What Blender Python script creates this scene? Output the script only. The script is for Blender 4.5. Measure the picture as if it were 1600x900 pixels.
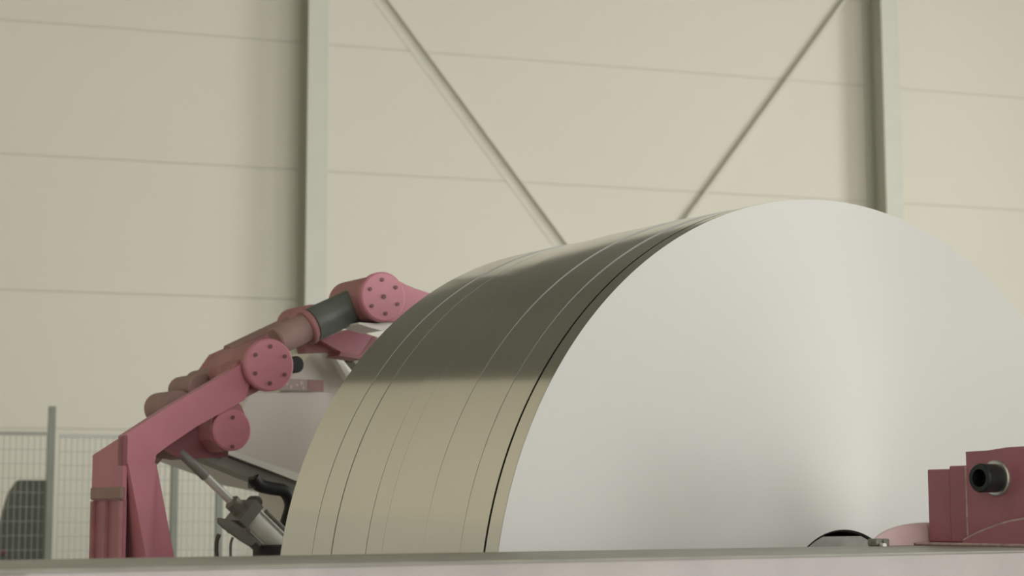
import bpy, bmesh, math, random
from mathutils import Vector, Matrix
random.seed(4)
for o in list(bpy.data.objects): bpy.data.objects.remove(o)
S = bpy.context.scene
COL = S.collection
PI = math.pi

# ------------------------------------------------------------------ camera
CAMZ = 1.369
cd = bpy.data.cameras.new('camera'); cam = bpy.data.objects.new('camera', cd); COL.objects.link(cam)
cd.sensor_width = 36.0; cd.lens = 63.03; cd.clip_start = 0.05; cd.clip_end = 200
cam.location = (0, 0, CAMZ)
cam.rotation_euler = (PI/2 + 0.1246, 0.002, 0)
cd.dof.use_dof = True; cd.dof.focus_distance = 3.9; cd.dof.aperture_fstop = 5.4
S.camera = cam

# ------------------------------------------------------------------ world, light, exposure
BYAW = 0.3051          # hall axes against the camera
MYAW = 0.5812          # coil and machine axes
w = bpy.data.worlds.new('world'); S.world = w; w.use_nodes = True
w.node_tree.nodes['Background'].inputs[0].default_value = (0.80, 0.88, 1.0, 1)
w.node_tree.nodes['Background'].inputs[1].default_value = 1.0
S.view_settings.view_transform = 'Standard'; S.view_settings.look = 'None'
S.view_settings.gamma = 1; S.view_settings.use_curve_mapping = False
S.view_settings.exposure = 0.0
try: S.cycles.use_denoising = True
except Exception: pass

def hall(x, y, z):                                   # hall coordinates -> world
    c, s = math.cos(BYAW), math.sin(BYAW)
    return Vector((x*c - y*s, x*s + y*c, z))

def window_light(name, loc, look, sx, sy, power, col=(1, 0.985, 0.945)):
    l = bpy.data.lights.new(name, 'AREA'); l.shape = 'RECTANGLE'; l.size = sx; l.size_y = sy
    l.energy = power; l.color = col
    o = bpy.data.objects.new(name, l); COL.objects.link(o)
    o.location = hall(*loc)
    d = hall(*look) - hall(0, 0, 0)
    o.rotation_euler = d.to_track_quat('-Z', 'Z').to_euler()
    return o
XR, XL, YF, YB, ZC = 13.0, -2.45, 14.24, -12.0, 6.45    # hall: right, left, far and near walls, ceiling
# area lamps at unseen windows; far-right and near ones added for gradient and fill
window_light('daylight_right', (XR-0.03, -5.2, 3.5), (-1, 0, 0), 7.6, 5.0, 620)
window_light('added_light_right_far', (XR-0.03, 6.0, 3.9), (-1, 0, 0), 8.0, 4.2, 700)
window_light('added_fill_near', (7.0, YB+0.03, 3.6), (0, 1, 0), 11.0, 4.8, 1480)

# ------------------------------------------------------------------ materials
def mat(name, col, rough=0.5, metal=0.0, var=0.04, scale=6.0, bump=0.0, bscale=60.0, spec=0.5, aniso=0.0, tangent=None, coat=0.0):
    m = bpy.data.materials.new(name); m.use_nodes = True
    nt = m.node_tree; b = nt.nodes['Principled BSDF']
    b.inputs['Roughness'].default_value = rough; b.inputs['Metallic'].default_value = metal
    b.inputs['Specular IOR Level'].default_value = spec
    b.inputs['Coat Weight'].default_value = coat
    tc = nt.nodes.new('ShaderNodeTexCoord')
    n = nt.nodes.new('ShaderNodeTexNoise'); n.inputs['Scale'].default_value = scale; n.inputs['Detail'].default_value = 4
    nt.links.new(tc.outputs['Object'], n.inputs['Vector'])
    r = nt.nodes.new('ShaderNodeValToRGB')
    r.color_ramp.elements[0].position = 0.3; r.color_ramp.elements[1].position = 0.7
    r.color_ramp.elements[0].color = tuple(max(0, c*(1-var)) for c in col) + (1,)
    r.color_ramp.elements[1].color = tuple(min(1, c*(1+var)) for c in col) + (1,)
    nt.links.new(n.outputs['Fac'], r.inputs['Fac']); nt.links.new(r.outputs['Color'], b.inputs['Base Color'])
    if bump:
        n2 = nt.nodes.new('ShaderNodeTexNoise'); n2.inputs['Scale'].default_value = bscale; n2.inputs['Detail'].default_value = 3
        nt.links.new(tc.outputs['Object'], n2.inputs['Vector'])
        bp = nt.nodes.new('ShaderNodeBump'); bp.inputs['Strength'].default_value = bump; bp.inputs['Distance'].default_value = 0.01
        nt.links.new(n2.outputs['Fac'], bp.inputs['Height']); nt.links.new(bp.outputs['Normal'], b.inputs['Normal'])
    if aniso:
        b.inputs['Anisotropic'].default_value = aniso
        t = nt.nodes.new('ShaderNodeTangent'); t.direction_type = 'RADIAL'; t.axis = tangent or 'Y'
        nt.links.new(t.outputs['Tangent'], b.inputs['Tangent'])
    return m

M = {}
M['panel'] = mat('cream_wall_panel', (0.70, 0.675, 0.585), 0.45, var=0.012, scale=0.6, spec=0.3)
M['joint'] = mat('panel_joint', (0.60, 0.58, 0.50), 0.7, var=0.02)
M['side'] = mat('beige_side_wall', (0.70, 0.655, 0.53), 0.6, var=0.02, scale=0.5)
M['plinth'] = mat('grey_plinth', (0.62, 0.60, 0.51), 0.7, var=0.06, scale=1.5)
M['ceil'] = mat('dark_roof_deck', (0.25, 0.26, 0.23), 0.8, var=0.1, scale=0.7)
M['floor'] = mat('concrete_floor', (0.50, 0.49, 0.44), 0.5, var=0.12, scale=1.2)
M['column'] = mat('pale_grey_steel_paint', (0.60, 0.60, 0.53), 0.5, var=0.02)
M['brace'] = mat('grey_brace_paint', (0.66, 0.64, 0.555), 0.5, var=0.03)
M['steel'] = mat('rolled_steel', (0.70, 0.68, 0.635), 0.13, 1.0, var=0.012, scale=3.0)
M['face'] = mat('wound_strip_edges', (0.47, 0.468, 0.452), 0.47, 0.11, var=0.01, scale=2.0, spec=0.3, aniso=0.9)
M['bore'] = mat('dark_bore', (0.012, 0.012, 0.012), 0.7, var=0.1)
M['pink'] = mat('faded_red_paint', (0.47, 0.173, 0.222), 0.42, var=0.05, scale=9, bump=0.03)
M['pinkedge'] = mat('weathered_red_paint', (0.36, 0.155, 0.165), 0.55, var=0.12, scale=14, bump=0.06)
M['dullpink'] = mat('dusty_red_paint', (0.30, 0.19, 0.175), 0.65, var=0.12, scale=12, bump=0.06)
M['bolt'] = mat('dark_red_bolt', (0.14, 0.05, 0.055), 0.5)
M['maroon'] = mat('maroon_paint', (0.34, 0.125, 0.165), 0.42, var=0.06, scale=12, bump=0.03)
M['shadedred'] = mat('shaded_red_paint', (0.20, 0.065, 0.075), 0.5, var=0.1, scale=12)  # shade under the arm put into the paint colour
M['weld'] = mat('weld_glint_bead', (0.42, 0.30, 0.29), 0.5, var=0.25, scale=60, bump=0.2, bscale=120)
M['blackox'] = mat('black_oxide_steel', (0.022, 0.027, 0.027), 0.38, 0.5, var=0.2, scale=40)
M['zinc'] = mat('zinc_washer', (0.55, 0.55, 0.53), 0.3, 0.9, var=0.05)
M['sleeve'] = mat('dark_grey_sleeve', (0.115, 0.125, 0.115), 0.45, 0.2, var=0.12, scale=14)
M['chrome'] = mat('chrome_rod', (0.85, 0.85, 0.83), 0.2, 0.5, var=0.01)
M['darkgrey'] = mat('dark_grey_fitting', (0.115, 0.115, 0.105), 0.5, 0.3, var=0.15, scale=30)
M['midgrey'] = mat('grey_cast_metal', (0.24, 0.24, 0.22), 0.45, 0.3, var=0.1, scale=25)
M['alu'] = mat('barrel_aluminium', (0.85, 0.85, 0.82), 0.3, 0.1, var=0.03)
M['black'] = mat('black_rubber', (0.012, 0.013, 0.013), 0.55, var=0.1)
M['hood'] = mat('off_white_cabinet', (0.72, 0.68, 0.635), 0.45, var=0.02, scale=2)
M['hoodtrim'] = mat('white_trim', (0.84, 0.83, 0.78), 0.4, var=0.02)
M['barpaint'] = mat('grey_bar_paint', (0.30, 0.30, 0.275), 0.45, var=0.06, scale=12)
M['placard'] = mat('pale_pink_placard', (0.47, 0.37, 0.35), 0.5, var=0.06, scale=30)
M['placardred'] = mat('red_placard_block', (0.38, 0.20, 0.19), 0.5, var=0.05)
M['placardmark'] = mat('pale_print', (0.62, 0.54, 0.49), 0.5, var=0.03)
M['white'] = mat('white_tongue', (0.82, 0.79, 0.76), 0.4, var=0.02)
M['beam'] = mat('worn_grey_beam_paint', (0.29, 0.262, 0.255), 0.35, var=0.13, scale=7, bump=0.05)
M['beamtop'] = mat('greasy_beam_top', (0.30, 0.295, 0.255), 0.42, var=0.16, scale=10, bump=0.05)
M['fence'] = mat('pale_grey_wire', (0.44, 0.455, 0.41), 0.5, var=0.03)
M['fencemid'] = mat('dull_grey_wire', (0.30, 0.305, 0.265), 0.5, var=0.03)
M['fencedark'] = mat('grey_green_post', (0.20, 0.215, 0.185), 0.5, var=0.05)
M['machinegreen'] = mat('dark_green_cabinet', (0.085, 0.095, 0.08), 0.6, var=0.1, scale=3)
M['lugpink'] = mat('pale_pink_lug_paint', (0.62, 0.45, 0.45), 0.4, var=0.06, scale=20)
M['rustyplate'] = mat('bare_steel_plate', (0.20, 0.195, 0.175), 0.5, 0.1, var=0.2, scale=30)
gl = bpy.data.materials.new('window_glass'); gl.use_nodes = True
gb = gl.node_tree.nodes['Principled BSDF']; gb.inputs['Transmission Weight'].default_value = 1; gb.inputs['Roughness'].default_value = 0.0; gb.inputs['IOR'].default_value = 1.45
M['glass'] = gl

# ------------------------------------------------------------------ mesh builder
class MB:
    def __init__(s): s.bm = bmesh.new()
    def _merge(s, b, bev=0, seg=1, smooth=True):
        if bev:
            es = [e for e in b.edges if len(e.link_faces) == 2 and e.calc_face_angle(0) > 0.6]
            bmesh.ops.bevel(b, geom=es, offset=bev, segments=seg, affect='EDGES', profile=0.5, clamp_overlap=True)
        bmesh.ops.recalc_face_normals(b, faces=b.faces[:])
        t = bpy.data.meshes.new('t'); b.to_mesh(t); b.free(); s.bm.from_mesh(t); bpy.data.meshes.remove(t)
    def box(s, x0, x1, y0, y1, z0, z1, bev=0, seg=1, rot=None):
        b = bmesh.new(); bmesh.ops.create_cube(b, size=1)
        for v in b.verts:
            v.co = Vector(((x0+x1)/2 + v.co.x*(x1-x0), (y0+y1)/2 + v.co.y*(y1-y0), (z0+z1)/2 + v.co.z*(z1-z0)))
        s._merge(b, bev, seg); return s
    def prism(s, poly, y0, y1, bev=0, seg=1, dy=None):      # outline in (x, z), pushed along y; dy tilts the front face per vertex
        b = bmesh.new(); n = len(poly)
        f = [b.verts.new((x, y0 + (dy[i] if dy else 0), z)) for i, (x, z) in enumerate(poly)]
        k = [b.verts.new((x, y1, z)) for x, z in poly]
        b.faces.new(f); b.faces.new(k[::-1])
        for i in range(n): b.faces.new((f[i], k[i], k[(i+1) % n], f[(i+1) % n]))
        s._merge(b, bev, seg); return s
    def prismx(s, poly, x0, x1, bev=0, seg=1):              # outline in (y, z), pushed along x
        b = bmesh.new(); n = len(poly)
        f = [b.verts.new((x0, y, z)) for y, z in poly]; k = [b.verts.new((x1, y, z)) for y, z in poly]
        b.faces.new(f); b.faces.new(k[::-1])
        for i in range(n): b.faces.new((f[i], k[i], k[(i+1) % n], f[(i+1) % n]))
        s._merge(b, bev, seg); return s
    def lathe(s, p0, p1, prof, seg=32, cap=True):           # prof: (distance along the axis 0..1 of |p1-p0| in metres, radius)
        p0, p1 = Vector(p0), Vector(p1); ax = (p1-p0).normalized()
        e = ax.orthogonal().normalized(); g = ax.cross(e)
        b = bmesh.new(); rings = []
        for t, r in prof:
            rings.append([b.verts.new(p0 + ax*t + (e*math.cos(2*PI*i/seg) + g*math.sin(2*PI*i/seg))*r) for i in range(seg)])
        for A, B in zip(rings, rings[1:]):
            for i in range(seg): b.faces.new((A[i], A[(i+1) % seg], B[(i+1) % seg], B[i]))
        if cap: b.faces.new(rings[0]); b.faces.new(rings[-1])
        s._merge(b); return s
    def cyl(s, p0, p1, r, seg=28, bev=0.0, r1=None):
        L = (Vector(p1)-Vector(p0)).length; r1 = r if r1 is None else r1
        prof = [(0, r-bev), (bev, r), (L-bev, r1), (L, r1-bev)] if bev else [(0, r), (L, r1)]
        return s.lathe(p0, p1, prof, seg)
    def tube(s, pts, r, seg=12):
        pts = [Vector(p) for p in pts]; out = []
        for i in range(len(pts)-1):                          # Catmull-Rom through the points
            a = pts[max(i-1, 0)]; b_, c = pts[i], pts[i+1]; d = pts[min(i+2, len(pts)-1)]
            for k in range(6):
                t = k/6; out.append(0.5*((2*b_) + (c-a)*t + (2*a-5*b_+4*c-d)*t*t + (-a+3*b_-3*c+d)*t**3))
        out.append(pts[-1]); b = bmesh.new(); rings = []; e = None
        for i, p in enumerate(out):
            tn = (out[min(i+1, len(out)-1)] - out[max(i-1, 0)]).normalized()
            e = tn.orthogonal().normalized() if e is None else (e - tn*e.dot(tn)).normalized()
            g = tn.cross(e)
            rings.append([b.verts.new(p + (e*math.cos(2*PI*k/seg) + g*math.sin(2*PI*k/seg))*r) for k in range(seg)])
        for A, B in zip(rings, rings[1:]):
            for k in range(seg): b.faces.new((A[k], A[(k+1) % seg], B[(k+1) % seg], B[k]))
        b.faces.new(rings[0]); b.faces.new(rings[-1]); s._merge(b); return s
    def build(s, name, m, parent=None, origin=(0, 0, 0), label=None, smooth=True):
        bm = s.bm; o = Vector(origin)
        for v in bm.verts: v.co -= o
        for f in bm.faces: f.smooth = smooth
        for e in bm.edges:
            e.smooth = len(e.link_faces) == 2 and e.calc_face_angle(0) < 0.55
        me = bpy.data.meshes.new(name); bm.to_mesh(me); bm.free(); me.materials.append(m)
        ob = bpy.data.objects.new(name, me); COL.objects.link(ob)
        if parent is not None: ob.parent = parent
        if label: ob['label'] = label
        return ob

MORG = Vector((0.7157, 3.9061, 0))
def machine(x, y, z):
    c, s = math.cos(MYAW), math.sin(MYAW)
    return Vector((MORG.x + x*c - y*s, MORG.y + x*s + y*c, z))
ARM_SIZE, ARM_SHIFT = 1.15, Vector((0.4115, 0.4308, -0.2054))    # the arm drawings below are enlarged and set back behind the coil
def arm_place(p): q = Vector(p)*ARM_SIZE + ARM_SHIFT; q.z = max(q.z, 0); return q
class Thing:                                               # an Empty at the base of a thing; parts are given in machine or hall coordinates
    def __init__(s, name, label, cat, base, frame='m', group=None):
        s.arm = frame == 'arm'
        if s.arm: base = tuple(arm_place(base)); frame = 'm'
        s.o = bpy.data.objects.new(name, None); COL.objects.link(s.o); s.base = base
        s.o.location = machine(*base) if frame == 'm' else hall(*base)
        s.o.rotation_euler = (0, 0, MYAW if frame == 'm' else BYAW)
        s.o['label'] = label; s.o['category'] = cat
        if group: s.o['group'] = group
    def part(s, name, mb, m, label=None, smooth=True):
        if s.arm:
            for v in mb.bm.verts: v.co = arm_place(v.co)
        return mb.build(name, m, s.o, s.base, label, smooth)
    def sub(s, name, mb, m, parent, label=None):
        if s.arm:
            for v in mb.bm.verts: v.co = arm_place(v.co)
        o = mb.build(name, m, parent, s.base, label); return o
def structure(name, mb, m, parent=None):
    o = mb.build(name, m, parent)
    if parent is None: o.rotation_euler = (0, 0, BYAW); o['kind'] = 'structure'
    return o

# ------------------------------------------------------------------ hall shell (hall coordinates: x along the far wall, y towards it)
structure('floor', MB().box(XL-.3, XR+.3, YB-.3, YF+.3, -0.2, 0), M['floor'])
structure('ceiling', MB().box(XL-.3, XR+.3, YB-.3, YF+.3, ZC, ZC+.2), M['ceil'])
wall = structure('wall_back', MB().box(XL-.3, XR+.3, YF+.007, YF+.3, 0, ZC), M['joint'])
bays = [XL, 2.73, 7.93, XR]
rows = [0.0, 0.95, 2.015, 3.08, 4.145, 5.21, 6.275, ZC]
for i in range(3):
    for j in range(7):
        MB().box(bays[i]+.004, bays[i+1]-.004, YF, YF+.006, rows[j]+.004, rows[j+1]-.004, bev=.002).build('wall_panel', M['panel'], wall)
structure('wall_left', MB().box(XL-.3, XL, YB, YF, 2.45, ZC), M['side'])
structure('baseboard_left', MB().box(XL-.3, XL+.04, YB, YF, 0, 2.45), M['plinth'])
# right wall and near wall with openings for the unseen and added windows
def holed_wall(name, along, fixed, a0, a1, holes, m, thick=.3):
    mb = MB(); pos = a0
    def bx(p, q, z0, z1):
        if along == 'y': mb.box(fixed, fixed+thick, p, q, z0, z1)
        else: mb.box(p, q, fixed-thick, fixed, z0, z1)
    for h0, h1, z0, z1 in holes:
        bx(pos, h0, 0, ZC); bx(h0, h1, 0, z0); bx(h0, h1, z1, ZC); pos = h1
    bx(pos, a1, 0, ZC)
    return structure(name, mb, m)
RH = [(-9.0, -1.4, 1.0, 6.0), (2.0, 10.0, 1.8, 6.0)]
NH = [(1.5, 12.5, 1.2, 6.0)]
holed_wall('wall_right', 'y', XR, YB, YF, RH, M['side'])
holed_wall('wall_near', 'x', YB, XL, XR, NH, M['side'])
def window(name, along, fixed, h):
    a0, a1, z0, z1 = h; f = MB(); n = 5
    def bar(p, q, y, zz):
        if along == 'y': f.box(fixed+.10, fixed+.18, p, q, y, zz)
        else: f.box(p, q, fixed-.18, fixed-.10, y, zz)
    for k in range(n+1):
        c = a0 + (a1-a0)*k/n; bar(max(a0, c-.04), min(a1, c+.04), z0, z1)
    for z in (z0, (z0+z1)/2, z1): bar(a0, a1, max(z0, z-.04), min(z1, z+.04))
    fr = structure(name, f, M['column'])
    g = MB()
    if along == 'y': g.box(fixed+.135, fixed+.145, a0, a1, z0, z1)
    else: g.box(a0, a1, fixed-.145, fixed-.135, z0, z1)
    g.build('pane', M['glass'], fr)
window('unseen_window_1', 'y', XR, RH[0]); window('added_window_2', 'y', XR, RH[1]); window('added_window_3', 'x', YB, NH[0])  # all unseen; far-right and near windows added with their fill lamps

# H-section wall columns and the wind bracing between them
def column(name, x):
    mb = MB(); y0 = YF-.34
    mb.box(x-.085, x+.085, y0, y0+.016, 0, ZC, bev=.003); mb.box(x-.085, x+.085, YF-.016, YF, 0, ZC)
    mb.box(x-.006, x+.006, y0+.01, YF-.01, 0, ZC)
    return structure(name, mb, M['column'])
column('trim_1', 2.752); column('trim_2', 7.935)
def quad(a, b, o0, o1):                              # strip along a-b in the (x, z) plane between two offsets
    d = Vector((b[0]-a[0], b[1]-a[1])).normalized(); n = Vector((-d.y, d.x))
    if n.x + n.y < 0: n = -n
    A, B = Vector(a), Vector(b)
    return [tuple(p) for p in (A+n*o0, B+n*o0, B+n*o1, A+n*o1)]
a, b = (2.80, 6.30), (5.95, 2.30)
t = Thing('diagonal_brace', 'wide pale diagonal angle-iron brace on the back wall, falling from the left column', 'brace', (4.4, YF-.05, 4.3), 'h')
t.part('flat_leg', MB().prism(quad(a, b, -.05, .05), YF-.006, YF-.0005), M['brace'])
t.part('outstanding_leg', MB().prism(quad(a, b, .040, .05), YF-.060, YF-.006), M['brace'])
t.part('gusset_plate', MB().box(2.76, 3.10, YF-.022, YF-.012, 5.75, 6.30), M['brace'])
t = Thing('diagonal_brace', 'thin diagonal brace on the back wall, rising to the right column', 'brace', (6.8, YF-.05, 4.9), 'h')
t.part('tube', MB().cyl((7.83, YF-.045, 6.22), (5.9, YF-.045, 3.68), .021, 16), M['brace'])
t.part('gusset_plate', MB().box(7.66, 7.92, YF-.02, YF-.010, 6.0, 6.38), M['brace'])

# ------------------------------------------------------------------ wire fence and the dark cabinet behind it
FY = 10.2
def fence(label, x0, x1, top, wire_m, post_x, ptop, wr=.0022):
    t = Thing('wire_fence', label, 'fence', (x0, FY, 0), 'h')
    for x in post_x:
        zt = ptop if x == post_x[-1] and ptop > top+.05 else top+.01
        p = t.part('post', MB().box(x-.02, x+.02, FY-.02, FY+.02, 0, zt, bev=.003), M['fencedark'])
        t.sub('base_plate', MB().box(x-.06, x+.06, FY-.05, FY+.05, 0, .01), M['fencedark'], p)
    t.part('rail', MB().box(x0, x1, FY-.012, FY+.012, top-.02, top), wire_m)
    t.part('rail', MB().box(x0, x1, FY-.012, FY+.012, .14, .16), wire_m)
    mb = MB(); n = int((x1-x0)/.032)
    for k in range(n+1):
        x = x0 + (x1-x0)*k/n; mb.box(x-wr, x+wr, FY-wr, FY+wr, .15, top-.01)
    for k in range(22):
        z = .16 + (top-.18)*k/21; mb.box(x0, x1, FY-wr*2, FY, z-wr*.8, z+wr*.8)
    o = t.part('wires', mb, wire_m, smooth=False); o['kind'] = 'stuff'
fence('low grey wire mesh fence left of the tall post, in front of the dark cabinet', XL+.2, .53, 1.815, M['fencemid'], [-2.2, -1.0, .555], 1.955, .0015)
fence('pale wire mesh fence behind the red arm post, right of the tall fence post', .60, 4.2, 1.805, M['fence'], [1.231, 1.482, 2.6, 4.18], 1.8, .0034)
t = Thing('control_cabinet', 'dark green machine cabinet behind the wire fence at the left edge', 'cabinet', (.3, 11, 0), 'h')
t.part('body', MB().prism([(-.25, 0), (.60, 0), (.60, 1.565), (.42, 1.565), (.375, 1.49), (.34, 1.35), (.30, 1.2), (-.25, 1.15)], 11, 11.6, bev=.01), M['machinegreen'])
t.part('cover', MB().box(-.1, .36, 10.97, 11.0, 1.13, 1.165, bev=.004), M['bolt'], 'dark red cover')
t.part('plinth', MB().box(-.2, .58, 11.02, 11.58, 0, .06), M['darkgrey'])

# ------------------------------------------------------------------ steel coil (machine coordinates: x across, y along the coil's axis, z up)
R, ZA, LEN, RB = 0.900, 1.150, 0.926, 0.181
t = Thing('steel_coil', 'huge shiny slit steel coil with white satin end face, lying on its side', 'coil', (0, 0, ZA))
cuts = [0.0, 0.048, 0.138, 0.283, 0.450, 0.520, 0.675, 0.768, LEN]
gaps = [0.0, .0070, .0024, .0020, .0008, .0026, .0048, .0042, 0.0]
# the slit strips sit a few millimetres off each other, so their edges show as thin steps
dr = [0, 0, -.0018, -.0036, -.0036, -.0030, -.0028, -.0046]
dz = [0, 0, .0042, .0084, .0084, .0054, .0054, .0095]
for i in range(8):
    y0, y1 = cuts[i] + gaps[i]/2, cuts[i+1] - gaps[i+1]/2; rr = R + dr[i]
    mb = MB()
    mb.lathe((0, y0, ZA+dz[i]), (0, y1, ZA+dz[i]), [(0, rr-.10), (0, rr), (y1-y0, rr), (y1-y0, rr-.10)], 256, cap=False)
    o = t.part('steel_strip', mb, M['steel'])
    o.data.materials.append(M['bore'] if i < 2 else M['face'])  # black sides on the first two strips paint in the gap's shade
    for f in o.data.polygons:
        if abs(f.normal.y) > .7: f.material_index = 1
mb = MB(); mb.lathe((0, -.0008, ZA), (0, .04, ZA), [(0, RB), (0, R*.35), (0, R*.6), (0, R*.85), (0, R-.0002), (.004, R-.004)], 256, cap=False)
t.part('end_face', mb, M['face'], 'white satin end of the wound strip')
mb = MB(); mb.lathe((0, LEN+.0008, ZA), (0, LEN-.04, ZA), [(0, RB), (0, R*.5), (0, R-.0022), (.004, R-.004)], 128, cap=False)
t.part('end_face', mb, M['face'])
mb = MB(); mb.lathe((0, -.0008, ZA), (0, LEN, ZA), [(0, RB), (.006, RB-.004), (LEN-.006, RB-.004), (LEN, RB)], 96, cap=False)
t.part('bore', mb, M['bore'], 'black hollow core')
# ------------------------------------------------------------------ foreground machine beam
BZ = CAMZ - .065
t = Thing('machine_beam', 'worn grey-pink steel machine beam running across the whole foreground', 'beam', (-1, -.55, 0))
t.part('top_plate', MB().box(-2.9, 1.0, -.775, -.336, BZ-.022, BZ, bev=.003, seg=2), M['beamtop'], 'greasy grey top plate')
t.part('front_web', MB().box(-2.9, 1.0, -.800, -.775, BZ-.17, BZ-.003, bev=.003, seg=2), M['beam'])
t.part('rear_web', MB().box(-2.9, 1.0, -.37, -.345, BZ-.17, BZ-.022), M['beam'])
t.part('bottom_plate', MB().box(-2.9, 1.0, -.80, -.336, BZ-.192, BZ-.17), M['beam'])
for x0, x1 in ((-2.50, -2.062),):
    t.part('stiffener', MB().box(x0, x1, -.822, -.800, BZ-.17, BZ-.004, bev=.003), M['beam'])
for x in (-2.6, -.9, .8):
    t.part('leg', MB().box(x-.1, x+.1, -.75, -.40, 0, BZ-.192, bev=.005), M['beam'])

# ------------------------------------------------------------------ maroon bearing bracket at the right, on the beam
t = Thing('clamp_bracket', 'maroon bolted clamp bracket standing on the beam at the right edge', 'bracket', (0, -.6, BZ))
t.part('base_plate', MB().box(-.150, -.01, -.670, -.354, BZ, BZ+.006, bev=.002), M['weld'], 'pale worn base plate')
zb = BZ+.006
t.part('side_plate', MB().box(-.109, -.03, -.413, -.352, zb, 1.4515, bev=.0025), M['maroon'])
t.part('side_plate', MB().box(-.116, -.03, -.474, -.416, zb, 1.457, bev=.0025), M['maroon'])
bl = t.part('bearing_block', MB().prismx([(-.474, zb), (-.474, 1.4825), (-.53, 1.4835), (-.577, 1.488), (-.650, 1.489), (-.650, zb)], -.130, -.03, bev=.003), M['maroon'])
t.sub('weld_glint_bead', MB().tube([(-.127, -.4715, zb+.005), (-.128, -.4715, 1.35), (-.127, -.4715, 1.40), (-.128, -.4715, 1.455)], .0028, 8), M['weld'], bl, 'pale vertical weld bead')
arc = [(-.468, zb), (-.471, 1.314), (-.509, 1.329), (-.556, 1.343), (-.587, 1.350), (-.617, 1.354), (-.632, 1.3545), (-.645, 1.354), (-.645, zb)]
t.part('front_lug', MB().prismx(arc[::-1], -.142, -.131, bev=.002), M['maroon'])
t.part('weld_glint_bead', MB().tube([(-.139, y, z+.001) for y, z in arc[1:8]], .0028, 8), M['weld'], 'pale weld bead along the rounded lug')
hx = [(0, 0), (0, 0)]
t.part('washer', MB().lathe((-.1300, -.5485, 1.431), (-.1360, -.5485, 1.431), [(0, .0335), (.004, .0335), (.006, .031)], 40), M['zinc'], 'zinc washer under the bolt head')
hd = MB().lathe((-.135, -.5485, 1.431), (-.178, -.5485, 1.431), [(0, .0265), (.040, .0270), (.043, .0245), (.043, .0165)], 40, cap=False)
hd.lathe((-.178, -.5485, 1.431), (-.150, -.5485, 1.431), [(0, .0165), (.026, .0160), (.026, .0001)], 6, cap=False)
t.part('socket_bolt', hd, M['blackox'], 'black hexagon socket bolt')
t = Thing('pink_lug', 'small pale pink rounded lug on the beam beside the maroon bracket', 'lug', (-.19, -.342, BZ))
b = MB(); b.lathe((0, 0, 0), (0, 0, 1), [(.0001, 1.0)] + [(.044*math.sin(a), math.cos(a)) for a in [i*PI/2/12 for i in range(1, 12)]] + [(.044, .02)], 48)
for v in b.bm.verts: v.co = Vector((-.100 + v.co.x*.150, -.338 + v.co.y*.013, BZ + v.co.z))
t.part('body', b, M['lugpink'])
t.part('weld_glint_bead', MB().cyl((-.262, -.385, BZ+.002), (-.252, -.365, BZ+.002), .004, 10), M['white'], 'white spot painted as a glint')  # no weld here: a white bead paints in a glint
t = Thing('steel_bar', 'short grey steel bar on the beam beside the pink lug', 'bar', (-.23, -.352, BZ))
t.part('bar', MB().box(-.264, -.228, -.365, -.340, BZ, BZ+.014, bev=.003, seg=2), M['rustyplate'])
t.part('end_bolt', MB().cyl((-.245, -.365, BZ+.009), (-.245, -.369, BZ+.009), .004, 6), M['rustyplate'])

t = Thing('coil_mandrel', 'grey flat-topped mandrel inside the black bore of the steel coil', 'mandrel', (0, 1.25, 0))
rm = .1755; zc = .1665; a1 = math.asin(zc/rm)
pr = [(rm*math.cos(a), ZA + rm*math.sin(a)) for a in [a1 - (2*a1+PI)*k/40 for k in range(41)]]
t.part('jaw', MB().prism(pr, .004, .95), M['rustyplate'])
t.part('shaft', MB().cyl((0, .95, ZA), (0, 1.12, ZA), .14, 40), M['midgrey'])
t.part('housing', MB().box(-.26, .26, 1.12, 1.5, .9, 1.42, bev=.02, seg=2), M['barpaint'])
t.part('stand', MB().box(-.22, .22, 1.14, 1.48, 0, .9, bev=.01), M['barpaint'])

# ------------------------------------------------------------------ press arms beside the coil
def disc_bolts(t, parent, cx, cz, y, r, a0, centre=False):
    for k in range(6):
        a = math.radians(a0 + 60*k); p = (cx + r*math.cos(a), y, cz + r*math.sin(a))
        t.sub('bolt', MB().cyl((p[0], y-.003, p[2]), (p[0], y+.002, p[2]), .0052, 8), M['bolt'], parent)
    if centre: t.sub('bolt', MB().cyl((cx, y-.003, cz), (cx, y+.002, cz), .0062, 8), M['bolt'], parent)

t = Thing('press_arm', 'red jointed press arm with two bolted round caps, nearest the coil', 'machine arm', (-1.18, 1.2, 0), 'arm')
A0 = 1.10
t.part('beam', MB().prism([(-1.209, 1.478), (-1.209, 1.548), (-1.113, 1.610), (-.981, 1.687), (-.905, 1.733), (-.885, 1.700), (-.905, 1.640),
                           (-.927, 1.628), (-1.025, 1.575), (-1.095, 1.529), (-1.128, 1.505), (-1.133, 1.478)], A0, A0+.035, bev=.003), M['pink'])
t.part('post_leg', MB().prism([(-1.201, 1.482), (-1.132, 1.484), (-1.106, 1.268), (-1.02, .75), (-1.02, 0), (-1.13, 0), (-1.13, .75), (-1.174, 1.268)], A0-.008, A0+.10, bev=.003,
                           dy=[-.004, -.004, -.06, -.06, -.06, -.06, -.06, -.06]), M['pink'])
t.part('side_web', MB().prismx([(A0, 1.40), (A0, 1.549), (A0+.20, 1.508), (A0+.20, 1.40)], -1.209, -1.199, bev=.001), M['pink'])
t.part('side_web', MB().prismx([(A0+.004, 0), (A0+.004, 1.40), (A0+.20, 1.40), (A0+.20, 0)], -1.204, -1.196), M['maroon'])  # lower web in darker red: recess shade put into the colour
for q in (.012, .105, .19):
    t.part('rib', MB().box(-1.213, -1.203, A0+q-.006, A0+q+.006, 0, 1.398), M['pinkedge'])
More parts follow.
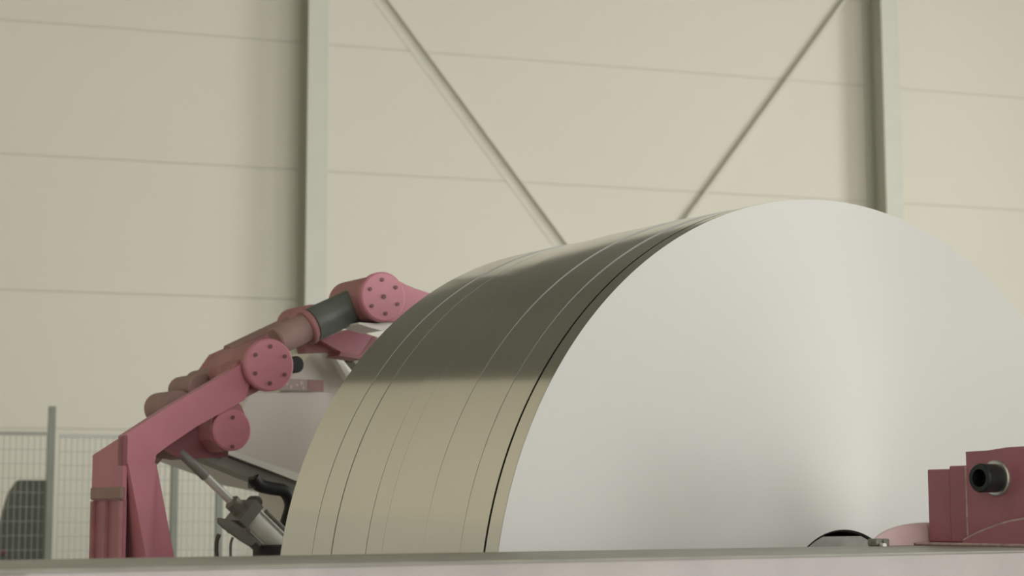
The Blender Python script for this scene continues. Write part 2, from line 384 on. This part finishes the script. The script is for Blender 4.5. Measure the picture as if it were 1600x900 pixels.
t.part('cross_strap', MB().box(-1.214, -1.203, A0-.002, A0+.196, 1.402, 1.430, bev=.002), M['dullpink'], 'grey-brown strap across the post')
t.part('foot_plate', MB().box(-1.32, -.93, A0-.09, A0+.16, 0, .02), M['pinkedge'])
t.part('hub', MB().lathe((-.855, 1.088, 1.725), (-.855, 1.32, 1.725), [(0, .050), (.004, .057), (.20, .057), (.232, .050)], 40), M['pinkedge'])
t.part('neck', MB().prism([(-.93, 1.725), (-.86, 1.775), (-.83, 1.68), (-.93, 1.628)], A0+.02, A0+.11, bev=.003), M['pinkedge'])
c = t.part('pivot_cap', MB().lathe((-.855, 1.068, 1.725), (-.855, 1.090, 1.725), [(0, .060), (.003, .064), (.018, .064), (.022, .060)], 48), M['pink'])
disc_bolts(t, c, -.855, 1.725, 1.068, .045, 90)
# upper link: tube, collar, dark sleeve, yoke
ax0, ax1 = Vector((-.815, 1.17, 1.782)), Vector((-.520, 1.17, 1.921))
d = ax1-ax0
def on(f): return tuple(ax0 + d*f)
t.part('link_tube', MB().cyl(on(.08), on(.38), .036, 32, .004), M['dullpink'])
t.part('collar', MB().cyl(on(.355), on(.405), .046, 36, .004), M['pinkedge'], 'dark red collar')
t.part('sleeve', MB().lathe(on(.40), on(.86), [(0, .034), (.004, .044), (.13, .044), (.148, .046)], 36), M['sleeve'], 'dark grey cylinder sleeve')
t.part('yoke', MB().cyl(on(.80), on(1.0), .047, 36, .004), M['dullpink'])
t.part('hub', MB().lathe((-.543, 1.086, 1.911), (-.543, 1.27, 1.911), [(0, .050), (.005, .058), (.17, .058), (.184, .05)], 40), M['pinkedge'])
c = t.part('pivot_cap', MB().lathe((-.543, 1.066, 1.911), (-.543, 1.088, 1.911), [(0, .0595), (.003, .0635), (.018, .0635), (.022, .0595)], 48), M['pink'])
disc_bolts(t, c, -.543, 1.911, 1.066, .043, 37, True)
t.part('nose', MB().prism([(-.530, 1.965), (-.500, 1.962), (-.468, 1.949), (-.440, 1.941), (-.395, 1.931), (-.310, 1.900), (-.300, 1.872), (-.36, 1.858), (-.449, 1.853), (-.520, 1.852)], 1.085, 1.20, bev=.003), M['pink'])
t.part('tongue', MB().prism([(-.595, 1.846), (-.545, 1.846), (-.510, 1.852), (-.480, 1.863), (-.452, 1.870), (-.438, 1.865), (-.462, 1.850), (-.500, 1.834), (-.530, 1.829), (-.560, 1.834), (-.595, 1.842)], 1.10, 1.20, bev=.002), M['white'], 'white curved guide tongue')
t.part('knob', MB().cyl((-.752, 1.13, 1.735), (-.752, 1.16, 1.735), .021, 20, .003), M['black'], 'black knob beside the lower cap')
# lower lug with its own cap
t.part('under_bracket', MB().prism([(-1.095, 1.530), (-1.00, 1.588), (-.93, 1.628), (-.905, 1.60), (-.905, 1.505), (-1.00, 1.500), (-1.045, 1.506)], A0+.09, A0+.22, bev=.003), M['shadedred'])
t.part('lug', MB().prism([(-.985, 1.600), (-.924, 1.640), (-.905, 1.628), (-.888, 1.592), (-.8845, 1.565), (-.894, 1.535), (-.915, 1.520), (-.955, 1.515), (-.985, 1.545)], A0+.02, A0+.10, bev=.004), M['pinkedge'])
c = t.part('lug_cap', MB().lathe((-.936, A0, 1.567), (-.936, A0+.022, 1.567), [(0, .046), (.003, .050), (.022, .050)], 40), M['pink'])
for dz in (.030, -.040): t.sub('bolt', MB().cyl((-.936, A0-.003, 1.567+dz), (-.936, A0+.002, 1.567+dz), .0048, 8), M['bolt'], c)

t = Thing('press_arm', 'dusty red rear press arm half hidden behind the nearer arm, with lumpy top', 'machine arm', (-1.08, 1.44, 0), 'arm')
B0 = 1.37
t.part('post', MB().prism([(-1.10, 0), (-1.00, 0), (-1.05, 1.45), (-1.10, 1.47)], B0, B0+.09, bev=.003), M['dullpink'])
t.part('beam', MB().prism([(-1.10, 1.47), (-1.015, 1.585), (-.935, 1.672), (-.86, 1.738), (-.80, 1.77), (-.78, 1.70), (-.90, 1.62), (-1.05, 1.45)], B0, B0+.09, bev=.003), M['dullpink'])
for x, z, r in ((-.972, 1.636, .040), (-.912, 1.684, .036), (-.868, 1.702, .036)):
    t.part('roller', MB().cyl((x, B0-.03, z), (x, B0+.11, z), r, 28, .005), M['dullpink'])
t.part('cover_plate', MB().prism([(-.885, 1.712), (-.858, 1.752), (-.838, 1.780), (-.700, 1.842), (-.692, 1.825), (-.80, 1.752)], B0-.02, B0+.10, bev=.003), M['pinkedge'])
t.part('hub', MB().cyl((-.60, B0-.03, 1.868), (-.60, B0+.10, 1.868), .047, 36, .004), M['pinkedge'])
t.part('link', MB().cyl((-.80, B0+.045, 1.77), (-.60, B0+.045, 1.868), .036, 24), M['dullpink'])
t.part('paddle', MB().prism([(-.572, 1.823), (-.475, 1.859), (-.412, 1.842), (-.452, 1.789), (-.510, 1.795)], B0-.015, B0+.06, bev=.003), M['pink'])
t.part('paddle_edge', MB().prism([(-.412, 1.842), (-.398, 1.839), (-.443, 1.777), (-.516, 1.784), (-.510, 1.795), (-.452, 1.789)], B0-.016, B0+.06, bev=.001), M['pinkedge'], 'dark red worn paddle edge')
t.part('mount', MB().prism([(-.62, 1.85), (-.52, 1.835), (-.49, 1.80), (-.60, 1.79)], B0+.01, B0+.06), M['pinkedge'])
t.part('foot_plate', MB().box(-1.2, -.95, B0-.04, B0+.13, 0, .02), M['pinkedge'])

# ------------------------------------------------------------------ hydraulic cylinder under the arm
t = Thing('hydraulic_cylinder', 'slanted hydraulic cylinder with chrome rod under the red arm', 'cylinder', (-.60, 1.2, 0), 'arm')
h0, h1 = Vector((-1.028, 1.20, 1.518)), Vector((-.60, 1.20, 1.142))
hd = h1-h0; HL = hd.length
def hp(f): return tuple(h0 + hd*f)
t.part('rod_clevis', MB().cyl(hp(0), hp(.165), .0125, 16, .002), M['midgrey'])
t.part('rod', MB().cyl(hp(.16), hp(.36), .0105, 20), M['chrome'], 'bright chrome piston rod')
t.part('gland', MB().lathe(hp(.315), hp(.40), [(0, .014), (.005, .020), (.03, .020), (.05, .024)], 24), M['midgrey'])
u = hd.normalized(); nv = Vector((-u.z, 0, u.x)); 
def blockpoly(f0, f1, hw):
    a, b = Vector(hp(f0)), Vector(hp(f1))
    return [((a+nv*hw).x, (a+nv*hw).z), ((b+nv*hw).x, (b+nv*hw).z), ((b-nv*hw).x, (b-nv*hw).z), ((a-nv*hw).x, (a-nv*hw).z)]
t.part('head_block', MB().prism(blockpoly(.375, .425, .033), 1.155, 1.245, bev=.006), M['midgrey'])
p = Vector(hp(.41)) - nv*.040
q = Vector(hp(.41)) + nv*.042
for P_ in (p, q):
    t.part('port_fitting', MB().cyl((P_.x-.0, 1.19, P_.z), (P_.x, 1.225, P_.z), .016, 14, .003), M['darkgrey'])
t.part('barrel', MB().cyl(hp(.42), hp(.93), .037, 36), M['alu'])
for sg in (-1, 1):
    for yy in (1.168, 1.232):
        a, b = Vector(hp(.45)) + nv*sg*.034, Vector(hp(.95)) + nv*sg*.034
        t.part('tie_rod', MB().cyl((a.x, yy, a.z), (b.x, yy, b.z), .006, 10), M['midgrey'])
t.part('end_block', MB().prism(blockpoly(.92, 1.0, .042), 1.155, 1.245, bev=.004), M['darkgrey'])
t.part('pivot_bracket', MB().prism([(-.66, 0), (-.48, 0), (-.55, 1.16), (-.62, 1.16)], 1.15, 1.25), M['midgrey'])

t = Thing('hose_manifold', 'small grey valve with black hoses below the hydraulic cylinder', 'valve', (-.85, 1.16, 0), 'arm')
t.part('handle', MB().prism([(-.940, 1.358), (-.915, 1.352), (-.872, 1.326), (-.845, 1.300), (-.858, 1.290), (-.880, 1.302), (-.925, 1.332), (-.940, 1.345)], 1.15, 1.17, bev=.003), M['midgrey'])
t.part('pin', MB().tube([(-.93, 1.16, 1.35), (-.90, 1.16, 1.34), (-.86, 1.16, 1.31), (-.83, 1.16, 1.285), (-.815, 1.16, 1.26)], .007, 10), M['darkgrey'])
t.part('valve_body', MB().box(-.835, -.755, 1.13, 1.20, 1.215, 1.292, bev=.010, seg=2), M['black'])
t.part('hose', MB().tube([(-.925, 1.19, 1.318), (-.932, 1.19, 1.295), (-.925, 1.19, 1.24), (-.88, 1.19, 1.12), (-.84, 1.18, .9)], .0055, 8), M['darkgrey'])
t.part('hose', MB().tube([(-.885, 1.20, 1.31), (-.890, 1.20, 1.27), (-.87, 1.20, 1.1), (-.83, 1.18, .9)], .0035, 8), M['midgrey'])
t.part('stand', MB().box(-.86, -.74, 1.12, 1.22, 0, 1.216, bev=.004), M['midgrey'])

# ------------------------------------------------------------------ white cabinet with its slanted bar and hose
t = Thing('machine_hood', 'off-white angular machine hood between the red arm and the coil', 'machine cover', (-.35, 1.8, 0), 'arm')
t.part('lower_panel', MB().prism([(-.79, 1.545), (-.690, 1.635), (-.655, 1.694), (-.30, 1.707), (-.10, 1.60), (-.10, 1.38), (-.50, 1.45)], 1.60, 2.1, bev=.006, seg=2), M['hood'])
t.part('upper_panel', MB().prism([(-.560, 1.700), (-.520, 1.745), (-.458, 1.820), (-.404, 1.824), (-.338, 1.728), (-.32, 1.700)], 1.625, 2.05, bev=.004), M['hood'])
t.part('trim_edge', MB().prism([(-.418, 1.826), (-.400, 1.826), (-.330, 1.726), (-.345, 1.720)], 1.595, 1.63, bev=.003), M['hoodtrim'], 'bright white edge strip')
t.part('leg', MB().box(-.42, -.14, 1.66, 2.04, 0, 1.45), M['hood'])
pl = t.part('placard', MB().box(-.590, -.438, 1.592, 1.600, 1.7045, 1.737, bev=.001), M['placard'], 'small pinkish placard')
t.sub('print', MB().box(-.487, -.4385, 1.5905, 1.5925, 1.7055, 1.736), M['placardred'], pl, 'dull red block on the placard')
for x, z, ww, hh in ((-.552, 1.722, .008, .006), (-.540, 1.714, .006, .010), (-.522, 1.720, .009, .005), (-.508, 1.726, .010, .010), (-.502, 1.713, .008, .006)):
    t.sub('mark', MB().box(x-ww/2, x+ww/2, 1.5905, 1.5925, z-hh/2, z+hh/2), M['placardmark'], pl)
t = Thing('latch_bracket', 'small dark grey bracket in the gap between hood edge and coil', 'bracket', (-.36, 1.50, 1.4), 'arm')
t.part('arm', MB().prism([(-.43, 1.822), (-.40, 1.824), (-.29, 1.74), (-.29, 1.40), (-.33, 1.40), (-.345, 1.735)], 1.50, 1.55, bev=.004), M['barpaint'])
t.part('pad', MB().box(-.425, -.402, 1.485, 1.50, 1.780, 1.806, bev=.004), M['black'])
t.part('foot', MB().box(-.33, -.20, 1.48, 1.62, 1.38, 1.42), M['barpaint'])

t = Thing('guide_bar', 'slanted grey bar with white upper edge, under the white hood', 'bar', (-.62, 1.45, 0), 'arm')
t.part('bar', MB().prism([(-.90, 1.520), (-.875, 1.535), (-.84, 1.520), (-.602, 1.445), (-.50, 1.40), (-.50, 1.36), (-.602, 1.412), (-.76, 1.462), (-.855, 1.497)], 1.40, 1.47, bev=.003), M['barpaint'])
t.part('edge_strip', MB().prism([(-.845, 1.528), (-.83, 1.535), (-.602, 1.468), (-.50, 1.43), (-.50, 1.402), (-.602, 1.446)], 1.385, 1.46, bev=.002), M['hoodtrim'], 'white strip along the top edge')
t.part('hook', MB().tube([(-.905, 1.42, 1.575), (-.895, 1.40, 1.545), (-.865, 1.40, 1.522), (-.83, 1.40, 1.515)], .008, 10), M['midgrey'])
t.part('hose', MB().tube([(-.752, 1.37, 1.458), (-.735, 1.37, 1.440), (-.700, 1.37, 1.432), (-.664, 1.37, 1.425), (-.645, 1.37, 1.392), (-.655, 1.37, 1.35), (-.668, 1.37, 1.32)], .017, 14), M['black'], 'thick black hose')
t.part('hose_clip', MB().box(-.755, -.735, 1.36, 1.40, 1.432, 1.462, bev=.003), M['darkgrey'])
t.part('post', MB().box(-.58, -.48, 1.41, 1.47, 0, 1.40), M['barpaint'])
